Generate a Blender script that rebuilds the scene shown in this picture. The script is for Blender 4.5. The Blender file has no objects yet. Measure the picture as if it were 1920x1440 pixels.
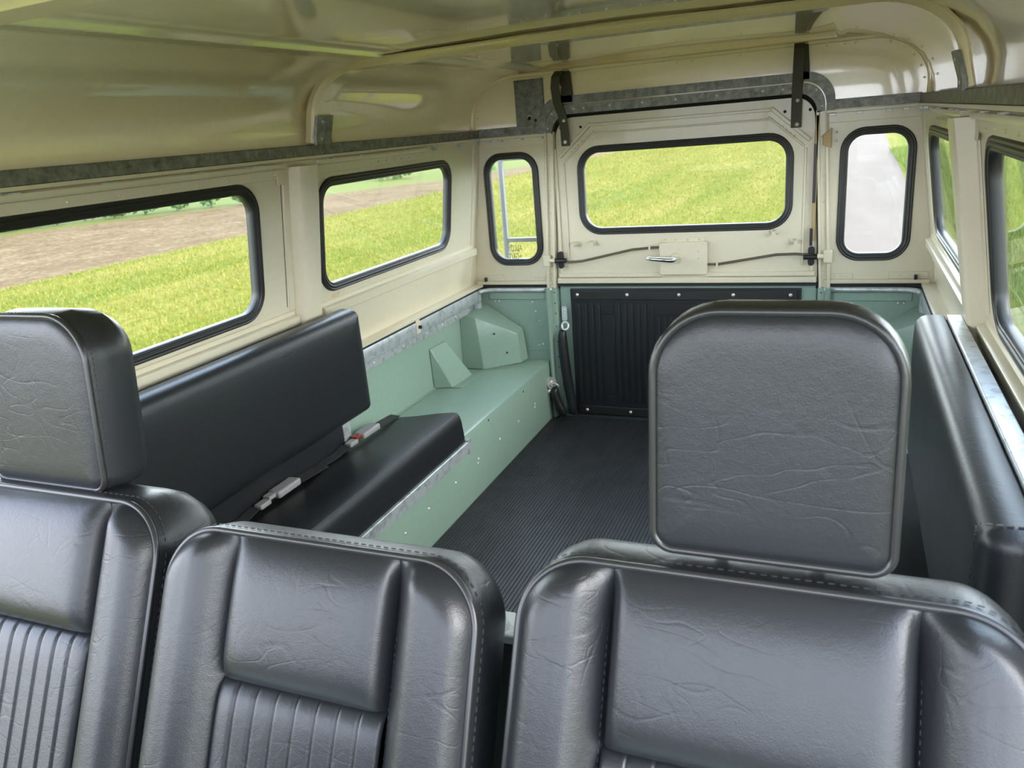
import bpy, bmesh, math, random
import numpy as np
from mathutils import Vector, Matrix
from mathutils.geometry import tessellate_polygon
random.seed(7); rng = np.random.default_rng(7)
scn = bpy.context.scene
COL = scn.collection
# ------------------------------------------------------------------ camera
cam_d = bpy.data.cameras.new('camera'); cam = bpy.data.objects.new('camera', cam_d); COL.objects.link(cam)
cam_d.sensor_width = 36.0; cam_d.lens = 27.57; cam_d.clip_start = 0.02; cam_d.clip_end = 500
cam_d.dof.use_dof = True; cam_d.dof.focus_distance = 1.5; cam_d.dof.aperture_fstop = 10
_R = [(0.92381322, 0.37421411, -0.08082658), (0.04493402, -0.31564573, -0.94781259), (-0.38019741, 0.87196994, -0.30841264)]
_r, _d, _f = [Vector(v) for v in _R]
_m = Matrix((_r, -_d, -_f)).transposed().to_4x4(); _m.translation = Vector((0.517, -2.72, 1.08))
cam.matrix_world = _m; scn.camera = cam
# ------------------------------------------------------------------ view, sky, sun
vs = scn.view_settings; vs.view_transform = 'Standard'; vs.look = 'None'; vs.gamma = 1.0; vs.exposure = 2.35
try: vs.use_curve_mapping = False
except Exception: pass
scn.cycles.use_denoising = True
scn.cycles.max_bounces = 12; scn.cycles.diffuse_bounces = 8; scn.cycles.glossy_bounces = 5
scn.cycles.transparent_max_bounces = 16; scn.cycles.caustics_reflective = False; scn.cycles.caustics_refractive = False
scn.cycles.sample_clamp_indirect = 6.0
wd = bpy.data.worlds.new('sky'); scn.world = wd; wd.use_nodes = True
nt = wd.node_tree; nt.nodes.clear()
wo = nt.nodes.new('ShaderNodeOutputWorld'); bg = nt.nodes.new('ShaderNodeBackground')
tc = nt.nodes.new('ShaderNodeTexCoord'); sx = nt.nodes.new('ShaderNodeSeparateXYZ'); cr = nt.nodes.new('ShaderNodeValToRGB')
nt.links.new(tc.outputs['Generated'], sx.inputs[0]); nt.links.new(sx.outputs['Z'], cr.inputs[0])
cr.color_ramp.elements[0].position = 0.0; cr.color_ramp.elements[0].color = (0.92, 0.97, 1.05, 1)
cr.color_ramp.elements[1].position = 0.7; cr.color_ramp.elements[1].color = (0.36, 0.46, 0.66, 1)
nt.links.new(cr.outputs[0], bg.inputs[0]); bg.inputs[1].default_value = 2.6
nt.links.new(bg.outputs[0], wo.inputs[0])
sd = bpy.data.lights.new('sun', 'SUN'); sd.energy = 2.4; sd.angle = math.radians(50); sd.color = (1.0, 0.95, 0.86)
sun = bpy.data.objects.new('sun', sd); COL.objects.link(sun)
sun.rotation_euler = Vector((1.0, -0.10, 0.60)).to_track_quat('Z', 'Y').to_euler(); sun.location = (3, 1, 8)
# ------------------------------------------------------------------ materials
def principled(name, color, rough=0.5, metal=0.0, spec=0.5, coat=0.0):
    m = bpy.data.materials.new(name); m.use_nodes = True
    b = m.node_tree.nodes['Principled BSDF']
    b.inputs['Base Color'].default_value = (*color, 1); b.inputs['Roughness'].default_value = rough
    b.inputs['Metallic'].default_value = metal; b.inputs['Specular IOR Level'].default_value = spec
    if coat: b.inputs['Coat Weight'].default_value = coat; b.inputs['Coat Roughness'].default_value = 0.03
    return m, m.node_tree, b
def noise(nt, scale, detail=3, rough=0.5, dist=0.0, src=None, stretch=None):
    n = nt.nodes.new('ShaderNodeTexNoise'); n.inputs['Scale'].default_value = scale
    n.inputs['Detail'].default_value = detail; n.inputs['Roughness'].default_value = rough; n.inputs['Distortion'].default_value = dist
    src = src or nt.nodes.new('ShaderNodeTexCoord').outputs['Object']
    if stretch:
        mp = nt.nodes.new('ShaderNodeMapping'); mp.inputs['Scale'].default_value = stretch[:3]
        if len(stretch) > 3: mp.inputs['Rotation'].default_value = (0, 0, stretch[3])
        nt.links.new(src, mp.inputs[0]); src = mp.outputs[0]
    nt.links.new(src, n.inputs['Vector']); return n
def ramp(nt, fac, stops):
    r = nt.nodes.new('ShaderNodeValToRGB'); e = r.color_ramp.elements
    while len(e) < len(stops): e.new(0.5)
    for i, (p, c) in enumerate(stops): e[i].position = p; e[i].color = (*c, 1)
    nt.links.new(fac, r.inputs[0]); return r.outputs[0]
def bump(nt, b, h, strength, dist=0.01, prev=None, key='Normal'):
    n = nt.nodes.new('ShaderNodeBump'); n.inputs['Strength'].default_value = strength; n.inputs['Distance'].default_value = dist
    nt.links.new(h, n.inputs['Height'])
    if prev is not None: nt.links.new(prev, n.inputs['Normal'])
    nt.links.new(n.outputs[0], b.inputs[key]); return n.outputs[0]
def mat_paint(name, color, rough=0.22, wav=0.25, scale=3.0, coat=0.1):
    m, nt, b = principled(name, color, rough, coat=coat)
    n1 = noise(nt, scale, 1.5); o = bump(nt, b, n1.outputs[0], wav, 0.02)
    n2 = noise(nt, 60, 3)
    c = ramp(nt, n2.outputs[0], [(0.25, tuple(x * 0.95 for x in color)), (0.75, color)])
    nt.links.new(c, b.inputs['Base Color']); return m
M = {}
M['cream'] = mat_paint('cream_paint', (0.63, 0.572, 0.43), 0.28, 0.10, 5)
M['roof'] = mat_paint('cream_paint_brightened', (0.93, 0.81, 0.60), 0.14, 0.22, 2.6, coat=0.8)  # same cream paint as the walls, paler to put extra light on the ceiling
M['green'] = mat_paint('pastel_green_paint', (0.275, 0.38, 0.318), 0.26, 0.10, 5)
def mat_vinyl(name, color, rough=0.42, wr=0.13):
    m, nt, b = principled(name, color, rough, spec=0.42)
    p1 = None
    gp = nt.nodes.new('ShaderNodeNewGeometry').outputs['Position']
    for sc_, st in ((7, (1.0, 1.0, 3.2)), (6, (2.6, 1.5, 1.5, 0.9)), (13, (1.0, 2.0, 2.6, 0.4))):
        n1 = noise(nt, sc_, 0.8, 0.5, 0.15, stretch=st, src=gp); w = nt.nodes.new('ShaderNodeMath'); w.operation = 'SUBTRACT'; w.inputs[1].default_value = 0.5
        nt.links.new(n1.outputs[0], w.inputs[0]); a = nt.nodes.new('ShaderNodeMath'); a.operation = 'ABSOLUTE'; nt.links.new(w.outputs[0], a.inputs[0])
        mr = nt.nodes.new('ShaderNodeMapRange'); mr.interpolation_type = 'SMOOTHSTEP'; mr.inputs['From Max'].default_value = 0.02; nt.links.new(a.outputs[0], mr.inputs[0])
        nm_ = noise(nt, 9, 2, src=gp); mk = nt.nodes.new('ShaderNodeMapRange'); mk.interpolation_type = 'SMOOTHSTEP'; mk.inputs['From Min'].default_value = 0.36; mk.inputs['From Max'].default_value = 0.56; nt.links.new(nm_.outputs[0], mk.inputs[0])
        mm = nt.nodes.new('ShaderNodeMath'); mm.operation = 'MAXIMUM'; nt.links.new(mr.outputs[0], mm.inputs[0]); nt.links.new(mk.outputs[0], mm.inputs[1])
        p1 = bump(nt, b, mm.outputs[0], wr, 0.0011, p1)
    n4 = noise(nt, 75, 5, 0.65, 0.3, src=gp); p1 = bump(nt, b, n4.outputs[0], 0.09, 0.004, p1)
    v = nt.nodes.new('ShaderNodeTexVoronoi'); v.feature = 'DISTANCE_TO_EDGE'; v.inputs['Scale'].default_value = 420
    t = nt.nodes.new('ShaderNodeTexCoord'); nt.links.new(t.outputs['Object'], v.inputs['Vector'])
    p2 = bump(nt, b, v.outputs['Distance'], 0.10, 0.002, p1)
    n3 = noise(nt, 5, 1.5, src=gp); bump(nt, b, n3.outputs[0], 0.12, 0.02, p2)
    return m
M['vinyl'] = mat_vinyl('black_vinyl', (0.014, 0.015, 0.017), 0.36)
M['vinyl_smooth'] = mat_vinyl('black_vinyl_smooth', (0.012, 0.013, 0.015), 0.38, 0.10)
M['piping'] = principled('piping_vinyl', (0.018, 0.018, 0.018), 0.3, spec=0.5)[0]
M['stitch'] = principled('stitch_thread', (0.03, 0.03, 0.03), 0.6)[0]
M['rubber'] = principled('black_rubber', (0.012, 0.012, 0.011), 0.42)[0]
M['gap'] = principled('black_gap_rubber', (0.010, 0.010, 0.010), 0.7)[0]
m, nt, b = principled('ribbed_rubber', (0.022, 0.023, 0.026), 0.38)
n = noise(nt, 14, 4, 0.6); nt.links.new(ramp(nt, n.outputs[0], [(0.3, (0.018, 0.019, 0.022)), (0.8, (0.040, 0.040, 0.042))]), b.inputs['Base Color'])
M['mat'] = m
m, nt, b = principled('galvanised_steel', (0.45, 0.48, 0.50), 0.38, 0.85)
v = nt.nodes.new('ShaderNodeTexVoronoi'); v.inputs['Scale'].default_value = 70
t = nt.nodes.new('ShaderNodeTexCoord'); nt.links.new(t.outputs['Object'], v.inputs['Vector'])
n = noise(nt, 30, 4, 0.7); mx = nt.nodes.new('ShaderNodeMath'); mx.operation = 'ADD'
nt.links.new(v.outputs['Color'], mx.inputs[0]); nt.links.new(n.outputs[0], mx.inputs[1])
nt.links.new(ramp(nt, mx.outputs[0], [(0.4, (0.28, 0.30, 0.31)), (1.0, (0.52, 0.55, 0.57))]), b.inputs['Base Color'])
b.inputs['Metallic'].default_value = 0.45
M['galv'] = m
m, nt, b = principled('weathered_galvanised', (0.2, 0.2, 0.19), 0.5, 0.6)
n = noise(nt, 45, 5, 0.7); nt.links.new(ramp(nt, n.outputs[0], [(0.3, (0.10, 0.10, 0.095)), (0.7, (0.30, 0.30, 0.28))]), b.inputs['Base Color'])
M['dgalv'] = m
M['chrome'] = principled('chrome', (0.8, 0.8, 0.82), 0.12, 1.0)[0]
M['screw'] = principled('zinc_screw', (0.72, 0.72, 0.72), 0.35, 0.55)[0]
M['dark'] = principled('dark_hole', (0.01, 0.01, 0.01), 0.8)[0]
M['blackmetal'] = principled('black_metal', (0.02, 0.02, 0.022), 0.35, 0.4)[0]
M['rod'] = principled('bronze_rod', (0.13, 0.11, 0.08), 0.4, 0.7)[0]
M['strap'] = principled('brown_black_strap', (0.050, 0.045, 0.032), 0.6)[0]
M['brass'] = principled('tarnished_brass', (0.32, 0.24, 0.12), 0.5, 0.6)[0]
M['grey'] = principled('grey_plastic', (0.30, 0.29, 0.30), 0.4)[0]
M['red'] = principled('red_button', (0.25, 0.02, 0.015), 0.4)[0]
M['webbing'] = principled('black_webbing', (0.02, 0.02, 0.022), 0.7)[0]
M['alu'] = principled('aluminium', (0.13, 0.135, 0.145), 0.5, 0.2)[0]
M['letter'] = principled('brown_lettering', (0.16, 0.14, 0.06), 0.6)[0]
M['white_mark'] = principled('white_mark', (0.8, 0.8, 0.8), 0.6)[0]
m, nt, b = principled('masking_residue', (0.55, 0.44, 0.26), 0.6); M['tape'] = m
m = bpy.data.materials.new('window_glass'); m.use_nodes = True; nt = m.node_tree; nt.nodes.clear()
o = nt.nodes.new('ShaderNodeOutputMaterial'); mix = nt.nodes.new('ShaderNodeMixShader'); tr = nt.nodes.new('ShaderNodeBsdfTransparent')
gl = nt.nodes.new('ShaderNodeBsdfGlossy'); lw = nt.nodes.new('ShaderNodeLayerWeight'); lw.inputs[0].default_value = 0.5
pw_ = nt.nodes.new('ShaderNodeMath'); pw_.operation = 'POWER'; pw_.inputs[1].default_value = 4.0; nt.links.new(lw.outputs['Facing'], pw_.inputs[0])
fr = nt.nodes.new('ShaderNodeMath'); fr.operation = 'MULTIPLY_ADD'; fr.inputs[1].default_value = 0.45; fr.inputs[2].default_value = 0.03; nt.links.new(pw_.outputs[0], fr.inputs[0])
gl.inputs['Roughness'].default_value = 0.02; tr.inputs[0].default_value = (0.95, 0.98, 0.95, 1)
nt.links.new(fr.outputs[0], mix.inputs[0]); nt.links.new(tr.outputs[0], mix.inputs[1]); nt.links.new(gl.outputs[0], mix.inputs[2]); nt.links.new(mix.outputs[0], o.inputs[0])
M['glass'] = m
def mat_ground(name, stops, streak=None, s1=1.2, rough=0.9, fine=9, mixf=0.42):
    m, nt, b = principled(name, stops[0][1], rough, spec=0.03)
    a = noise(nt, s1, 5, 0.65, 0.3, stretch=streak or (1, 1, 1)); f = noise(nt, fine, 4, 0.7, stretch=(1, 1, 1))
    q = nt.nodes.new('ShaderNodeMix'); q.data_type = 'FLOAT'; q.inputs[0].default_value = mixf
    nt.links.new(a.outputs[0], q.inputs[2]); nt.links.new(f.outputs[0], q.inputs[3])
    nt.links.new(ramp(nt, q.outputs[0], stops), b.inputs['Base Color']); return m
M['field'] = mat_ground('mown_grass', [(0.38, (0.047, 0.066, 0.004)), (0.47, (0.074, 0.080, 0.006)), (0.60, (0.140, 0.112, 0.026))], (0.50, 0.07, 1, 0.12), 1.3)
M['farfield'] = mat_ground('far_grass', [(0.35, (0.060, 0.078, 0.014)), (0.65, (0.095, 0.094, 0.026))], (0.3, 0.1, 1), 1.0)
M['plough'] = mat_ground('ploughed_soil', [(0.38, (0.058, 0.035, 0.014)), (0.50, (0.088, 0.057, 0.028)), (0.62, (0.140, 0.098, 0.054))], (0.6, 0.4, 1), 2.0, fine=9, mixf=0.68)
M['road'] = mat_ground('pale_gravel_road', [(0.35, (0.098, 0.077, 0.063)), (0.65, (0.120, 0.096, 0.080))], (1.2, 0.2, 1), 1.2, fine=14)
M['earth'] = mat_ground('dry_earth', [(0.35, (0.14, 0.11, 0.08)), (0.65, (0.20, 0.17, 0.13))], None, 3.0)
for k, cols in dict(blade=((0.075, 0.092, 0.005), (0.19, 0.155, 0.030)), blade_green=((0.05, 0.085, 0.010), (0.14, 0.16, 0.025)), leaf=((0.03, 0.07, 0.02), (0.09, 0.13, 0.045))).items():
    m, nt, b = principled(k, cols[0], 0.6, spec=0.2)
    g = nt.nodes.new('ShaderNodeNewGeometry'); nt.links.new(ramp(nt, g.outputs['Random Per Island'], [(0.0, cols[0]), (1.0, cols[1])]), b.inputs['Base Color'])
    b.inputs['Subsurface Weight'].default_value = 0.0
    M[k] = m
# ------------------------------------------------------------------ mesh helpers
class MB:
    def __init__(s): s.v = []; s.f = []
    def add(s, vs_, fs_):
        k = len(s.v); s.v += [tuple(v) for v in vs_]; s.f += [tuple(i + k for i in f) for f in fs_]
    def box(s, a, b, mat=None):
        x0, y0, z0 = a; x1, y1, z1 = b
        V = [(x0, y0, z0), (x1, y0, z0), (x1, y1, z0), (x0, y1, z0), (x0, y0, z1), (x1, y0, z1), (x1, y1, z1), (x0, y1, z1)]
        if mat: V = [mat @ Vector(v) for v in V]
        s.add(V, [(0, 3, 2, 1), (4, 5, 6, 7), (0, 1, 5, 4), (1, 2, 6, 5), (2, 3, 7, 6), (3, 0, 4, 7)])
    def hexa(s, V): s.add(V, [(0, 3, 2, 1), (4, 5, 6, 7), (0, 1, 5, 4), (1, 2, 6, 5), (2, 3, 7, 6), (3, 0, 4, 7)])
    def loops(s, L, close=True, cap0=False, cap1=False):
        n = len(L[0]); V = [p for l in L for p in l]; F = []
        for i in range(len(L) - 1):
            for j in range(n if close else n - 1):
                k = (j + 1) % n; F.append((i * n + j, i * n + k, (i + 1) * n + k, (i + 1) * n + j))
        if cap0: F.append(tuple(reversed(range(n))))
        if cap1: F.append(tuple((len(L) - 1) * n + j for j in range(n)))
        s.add(V, F)
    def tube(s, pts, r, n=8, closed=False, cap=True):
        P = [Vector(p) for p in pts]; m = len(P); R = r if isinstance(r, (list, tuple)) else [r] * m; L = []; pv = None
        for i in range(m):
            t = (P[(i + 1) % m] - P[i - 1]) if closed else (P[min(i + 1, m - 1)] - P[max(i - 1, 0)]); t.normalize()
            if pv is None: u = t.orthogonal().normalized()
            else:
                u = pv - t * pv.dot(t)
                u = u.normalized() if u.length > 1e-6 else t.orthogonal().normalized()
            pv = u; w = t.cross(u); L.append([P[i] + (u * math.cos(2 * math.pi * k / n) + w * math.sin(2 * math.pi * k / n)) * R[i] for k in range(n)])
        if closed: L.append(L[0]); s.loops(L)
        else: s.loops(L, True, cap, cap)
    def cyl(s, a, b, r, n=12, r2=None): s.tube([a, b], [r, r if r2 is None else r2], n)
    def dome(s, c, nrm, r, h=0.5, n=8):
        c = Vector(c); nrm = Vector(nrm).normalized(); u = nrm.orthogonal().normalized(); w = nrm.cross(u); L = []
        for q in (0, 0.5, 0.85): 
            rr = r * math.cos(q * math.pi / 2); hh = r * h * math.sin(q * math.pi / 2)
            L.append([c + nrm * hh + (u * math.cos(2 * math.pi * k / n) + w * math.sin(2 * math.pi * k / n)) * rr for k in range(n)])
        s.loops(L, True, False, True)
    def obj(s, name, mat, parent=None, smooth=False, bevel=0, seg=2, sub=0, angle=35):
        me = bpy.data.meshes.new(name); me.from_pydata([tuple(v) for v in s.v], [], s.f); me.update()
        bm = bmesh.new(); bm.from_mesh(me); bmesh.ops.remove_doubles(bm, verts=bm.verts, dist=1e-6)
        bmesh.ops.recalc_face_normals(bm, faces=bm.faces); bm.to_mesh(me); bm.free()
        o = bpy.data.objects.new(name, me); COL.objects.link(o); me.materials.append(M[mat])
        if parent is not None: o.parent = parent
        if bevel:
            md = o.modifiers.new('bevel', 'BEVEL'); md.width = bevel; md.segments = seg; md.limit_method = 'ANGLE'; md.angle_limit = math.radians(angle)
        if sub:
            md = o.modifiers.new('sub', 'SUBSURF'); md.levels = sub; md.render_levels = sub
        if smooth or bevel:
            for p in me.polygons: p.use_smooth = True
            if smooth == 'auto' or bevel:
                me.set_sharp_from_angle(angle=math.radians(40))
        return o
def empty(name, loc=(0, 0, 0)):
    o = bpy.data.objects.new(name, None); o.location = loc; COL.objects.link(o); o.empty_display_size = 0.05; return o
def tag(o, label=None, cat=None, group=None, kind=None):
    if label: o['label'] = label
    if cat: o['category'] = cat
    if group: o['group'] = group
    if kind: o['kind'] = kind
    return o
def thing(name, label, cat, group=None, kind=None): return tag(empty(name), label, cat, group, kind)
def copy_obj(o, parent=None, loc=None):
    c = o.copy(); COL.objects.link(c); c.parent = parent
    if loc is not None: c.location = loc
    for ch in list(o.children): copy_obj(ch, c)
    return c
def rr(u0, u1, v0, v1, r, inset=0.0, n=8, rads=None):
    """rounded rectangle; rads = (bl, br, tr, tl)"""
    R4 = rads or (r, r, r, r); P = []
    u0 += inset; u1 -= inset; v0 += inset; v1 -= inset
    R4 = [max(q - inset, 0.0006) for q in R4]
    for (cu, cv, q, a0) in ((u0 + R4[0], v0 + R4[0], R4[0], 180), (u1 - R4[1], v0 + R4[1], R4[1], 270), (u1 - R4[2], v1 - R4[2], R4[2], 0), (u0 + R4[3], v1 - R4[3], R4[3], 90)):
        for k in range(n + 1):
            a = math.radians(a0 + 90 * k / n); P.append((cu + q * math.cos(a), cv + q * math.sin(a)))
    return P
def plate(mb, outer, holes, fn, th):
    """flat plate with holes; fn(u, v, w) -> 3D point"""
    polys = [outer] + holes; flat = [p for q in polys for p in q]
    tri = tessellate_polygon([[Vector((u, v, 0)) for u, v in q] for q in polys])
    n = len(flat); V = [fn(u, v, 0) for u, v in flat] + [fn(u, v, th) for u, v in flat]
    F = [tuple(t) for t in tri] + [tuple(i + n for i in reversed(t)) for t in tri]; k = 0
    for q in polys:
        m = len(q)
        for j in range(m): F.append((k + j, k + (j + 1) % m, n + k + (j + 1) % m, n + k + j))
        k += m
    mb.add(V, F)
SEAL = [(-0.012, -0.014), (-0.012, -0.004), (-0.012, 0.004), (-0.009, 0.007), (-0.006, 0.0075), (-0.0045, 0.005), (-0.003, 0.0085), (0.001, 0.010), (0.0035, 0.008), (0.005, 0.0065), (0.0065, 0.009), (0.010, 0.008), (0.012, 0.004), (0.012, -0.004), (0.012, -0.014), (-0.012, -0.014)]
def window(name, u0, u1, v0, v1, r, fn, w0=0.0, inward=1, sealw=1.0, label='black rubber seal'):
    """window unit: glass pane with a rubber seal swept round it; outer edge of the seal at u0..v1"""
    root = empty(name); root['kind'] = 'structure'
    mb = MB(); L = []
    for (o, h) in SEAL:
        off = 0.012 * sealw - o * sealw
        L.append([fn(u, v, w0 + inward * h) for u, v in rr(u0, u1, v0, v1, r, off)])
    mb.loops(L); s = mb.obj('window_seal', 'rubber', root, smooth=True); s['label'] = label
    g = MB(); P = rr(u0, u1, v0, v1, r, 0.010 * sealw)
    g.add([fn(u, v, w0 - inward * 0.002) for u, v in P] + [fn(u, v, w0 - inward * 0.006) for u, v in P],
          [tuple(range(len(P))), tuple(reversed(range(len(P), 2 * len(P))))] + [(j, (j + 1) % len(P), len(P) + (j + 1) % len(P), len(P) + j) for j in range(len(P))])
    g.obj('window_pane', 'glass', root)
    return root
K = 0.138
def XW(z): return 0.79 - (z - 0.53) * K            # inner face of the upper side wall
def side(sg):                                       # (y, z, w inward) -> world
    return lambda y, z, w: Vector((sg * (XW(z) - w), y, z))
def rear(off=0.0): return lambda x, z, w: Vector((x, off - w, z))
# ------------------------------------------------------------------ ground outside
GZ = -0.80
def quad_strip(name, pts, mat, z, **kw):
    mb = MB(); mb.add([(x, y, z) for x, y in pts], [tuple(range(len(pts)))]); o = mb.obj(name, mat); tag(o, **kw); return o
quad_strip('ground', [(-200, -60), (200, -60), (200, 300), (-200, 300)], 'farfield', GZ - 0.06, kind='structure')
quad_strip('road', [(0.15, -60), (1.85, -60), (1.75, 14), (2.5, 50), (4.5, 150), (2.2, 150), (0.6, 50), (0.3, 14)], 'road', GZ - 0.002, kind='structure')
quad_strip('ground_mown_strip', [(-12.9, -60), (0.2, -60), (0.3, 14), (0.7, 50), (1.2, 150), (-12.9, 150), (-12.3, 30), (-12.6, 15)], 'field', GZ - 0.01, kind='structure')
quad_strip('ploughed_field', [(-30.5, -60), (-12.9, -60), (-12.6, 15), (-12.3, 30), (-12.3, 60), (-13.2, 60), (-15.2, 31), (-19.3, 23), (-23.2, 16), (-26, 8)], 'plough', GZ - 0.02, kind='structure')
quad_strip('road_verge', [(1.8, -60), (30, -60), (30, 150), (4.4, 150), (2.45, 50), (1.7, 14)], 'field', GZ - 0.004, kind='structure')
quad_strip('bare_earth', [(2.0, 3.0), (2.5, 2.4), (3.3, 2.6), (3.4, 4.6), (2.8, 6.0), (2.1, 5.0)], 'earth', GZ + 0.004, kind='structure')
def blades(name, n, xr, yr, h, mat, dens_pow=1.0, **kw):
    x = rng.uniform(xr[0], xr[1], n); y = yr[0] + (yr[1] - yr[0]) * rng.random(n) ** dens_pow
    a = rng.uniform(0, math.tau, n); hh = h * rng.uniform(0.5, 1.2, n); keep = (x < -1.1) | (x > 1.2) | (y > 1.0); x, y, a, hh = x[keep], y[keep], a[keep], hh[keep]; n = len(x); w = 0.0034 * (1 + np.abs(y - 0) * 0.06 + np.abs(x) * 0.05)
    lx = rng.normal(0, 0.4, n) * hh; ly = rng.normal(0, 0.4, n) * hh
    V = np.empty((n, 3, 3), np.float32)
    V[:, 0] = np.stack([x - np.cos(a) * w, y - np.sin(a) * w, np.full(n, GZ)], 1)
    V[:, 1] = np.stack([x + np.cos(a) * w, y + np.sin(a) * w, np.full(n, GZ)], 1)
    V[:, 2] = np.stack([x + lx, y + ly, GZ + hh], 1)
    me = bpy.data.meshes.new(name); me.vertices.add(3 * n); me.vertices.foreach_set('co', V.ravel())
    me.loops.add(3 * n); me.loops.foreach_set('vertex_index', np.arange(3 * n, dtype=np.int32))
    me.polygons.add(n); me.polygons.foreach_set('loop_start', np.arange(0, 3 * n, 3, dtype=np.int32)); me.polygons.foreach_set('loop_total', np.full(n, 3, np.int32))
    me.update(); me.validate(); me.materials.append(M[mat]); o = bpy.data.objects.new(name, me); COL.objects.link(o); tag(o, **kw); return o
blades('mown_grass', 230000, (-12.6, 0.1), (-2.0, 55.0), 0.05, 'blade', 2.1, label='short yellow-green mown grass on the left side of the vehicle', cat='grass', kind='stuff')
blades('verge_grass', 110000, (2.0, 6.5), (-2.0, 30.0), 0.22, 'blade_green', 1.3, label='longer green grass on the verge right of the pale road', cat='grass', kind='stuff')
def bush(loc, r, h, n, label, group=None):
    o = thing('bush', label, 'bush', group); o.location = loc
    mb = MB(); mb.cyl((0, 0, 0), (0.05, 0, h * 0.6), 0.06 * r, 6, 0.02 * r); mb.obj('stem', 'strap', o)
    mb = MB()
    for _ in range(n):
        t = rng.random(); a = rng.uniform(0, math.tau); q = r * math.sqrt(rng.random()) * (1 - 0.5 * t * t) * (0.8 + 0.2 * math.sin(3 * a + 1))
        c = Vector((q * math.cos(a), q * math.sin(a), 0.06 * h + h * t * (0.85 + 0.15 * math.sin(5 * a)))); s = 0.10 + 0.08 * rng.random()
        u = Vector(rng.normal(size=3)).normalized(); w = u.orthogonal().normalized()
        mb.add([c - u * s, c + w * s * 0.6, c + u * s, c - w * s * 0.6], [(0, 1, 2, 3)])
    me = mb.obj('foliage', 'leaf', o); return o
for i in range(13):
    t = i / 12.0
    bush((-25.6 - 3.6 * t + 8.4 * t * t, 12.6 + 9.5 * t, GZ - 0.06), 0.60 + 0.05 * ((i * 7) % 3), 1.7 + 0.35 * ((i * 5) % 4), 300,
         'leafy green bush in the hedge beyond the ploughed field', 'hedge bushes beyond the ploughed field')
bush((-20.6, 33.0, GZ - 0.06), 1.3, 1.5, 380, 'single round bush on the green strip, seen in the short left window')
bush((-17.0, 36.0, GZ - 0.06), 0.8, 0.9, 220, 'low dark green tuft right of the round bush beyond the ploughed strip')
# ------------------------------------------------------------------ floor, tub
mb = MB(); mb.box((-0.81, -3.2, -0.03), (0.81, 0.05, -0.004)); mb.obj('floor', 'green')['kind'] = 'structure'
mb = MB(); prof = []; x = -0.494
while x < 0.494:
    prof += [(x, 0.001), (x + 0.0055, 0.001), (x + 0.0063, 0.0035), (x + 0.0093, 0.0035)]; x += 0.0101
mb.loops([[(p[0], -1.84, p[1]) for p in prof], [(p[0], -0.9, p[1]) for p in prof], [(p[0], -0.005, p[1]) for p in prof]], close=False)
mb.box((-0.494, -1.84, -0.0035), (0.494, -0.005, 0.0009))
tag(mb.obj('rubber_floor_mat', 'mat'), 'black ribbed rubber mat covering the load floor', 'floor mat')
def screws(parent, pts, nrm, r=0.0045, mat='screw', name='screw'):
    out = []
    for p in pts:
        mb = MB(); mb.dome((0, 0, 0), nrm, r, 0.7); q = mb.obj(name, mat, parent, smooth=True); q.location = p; out.append(q)
    return out
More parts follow.
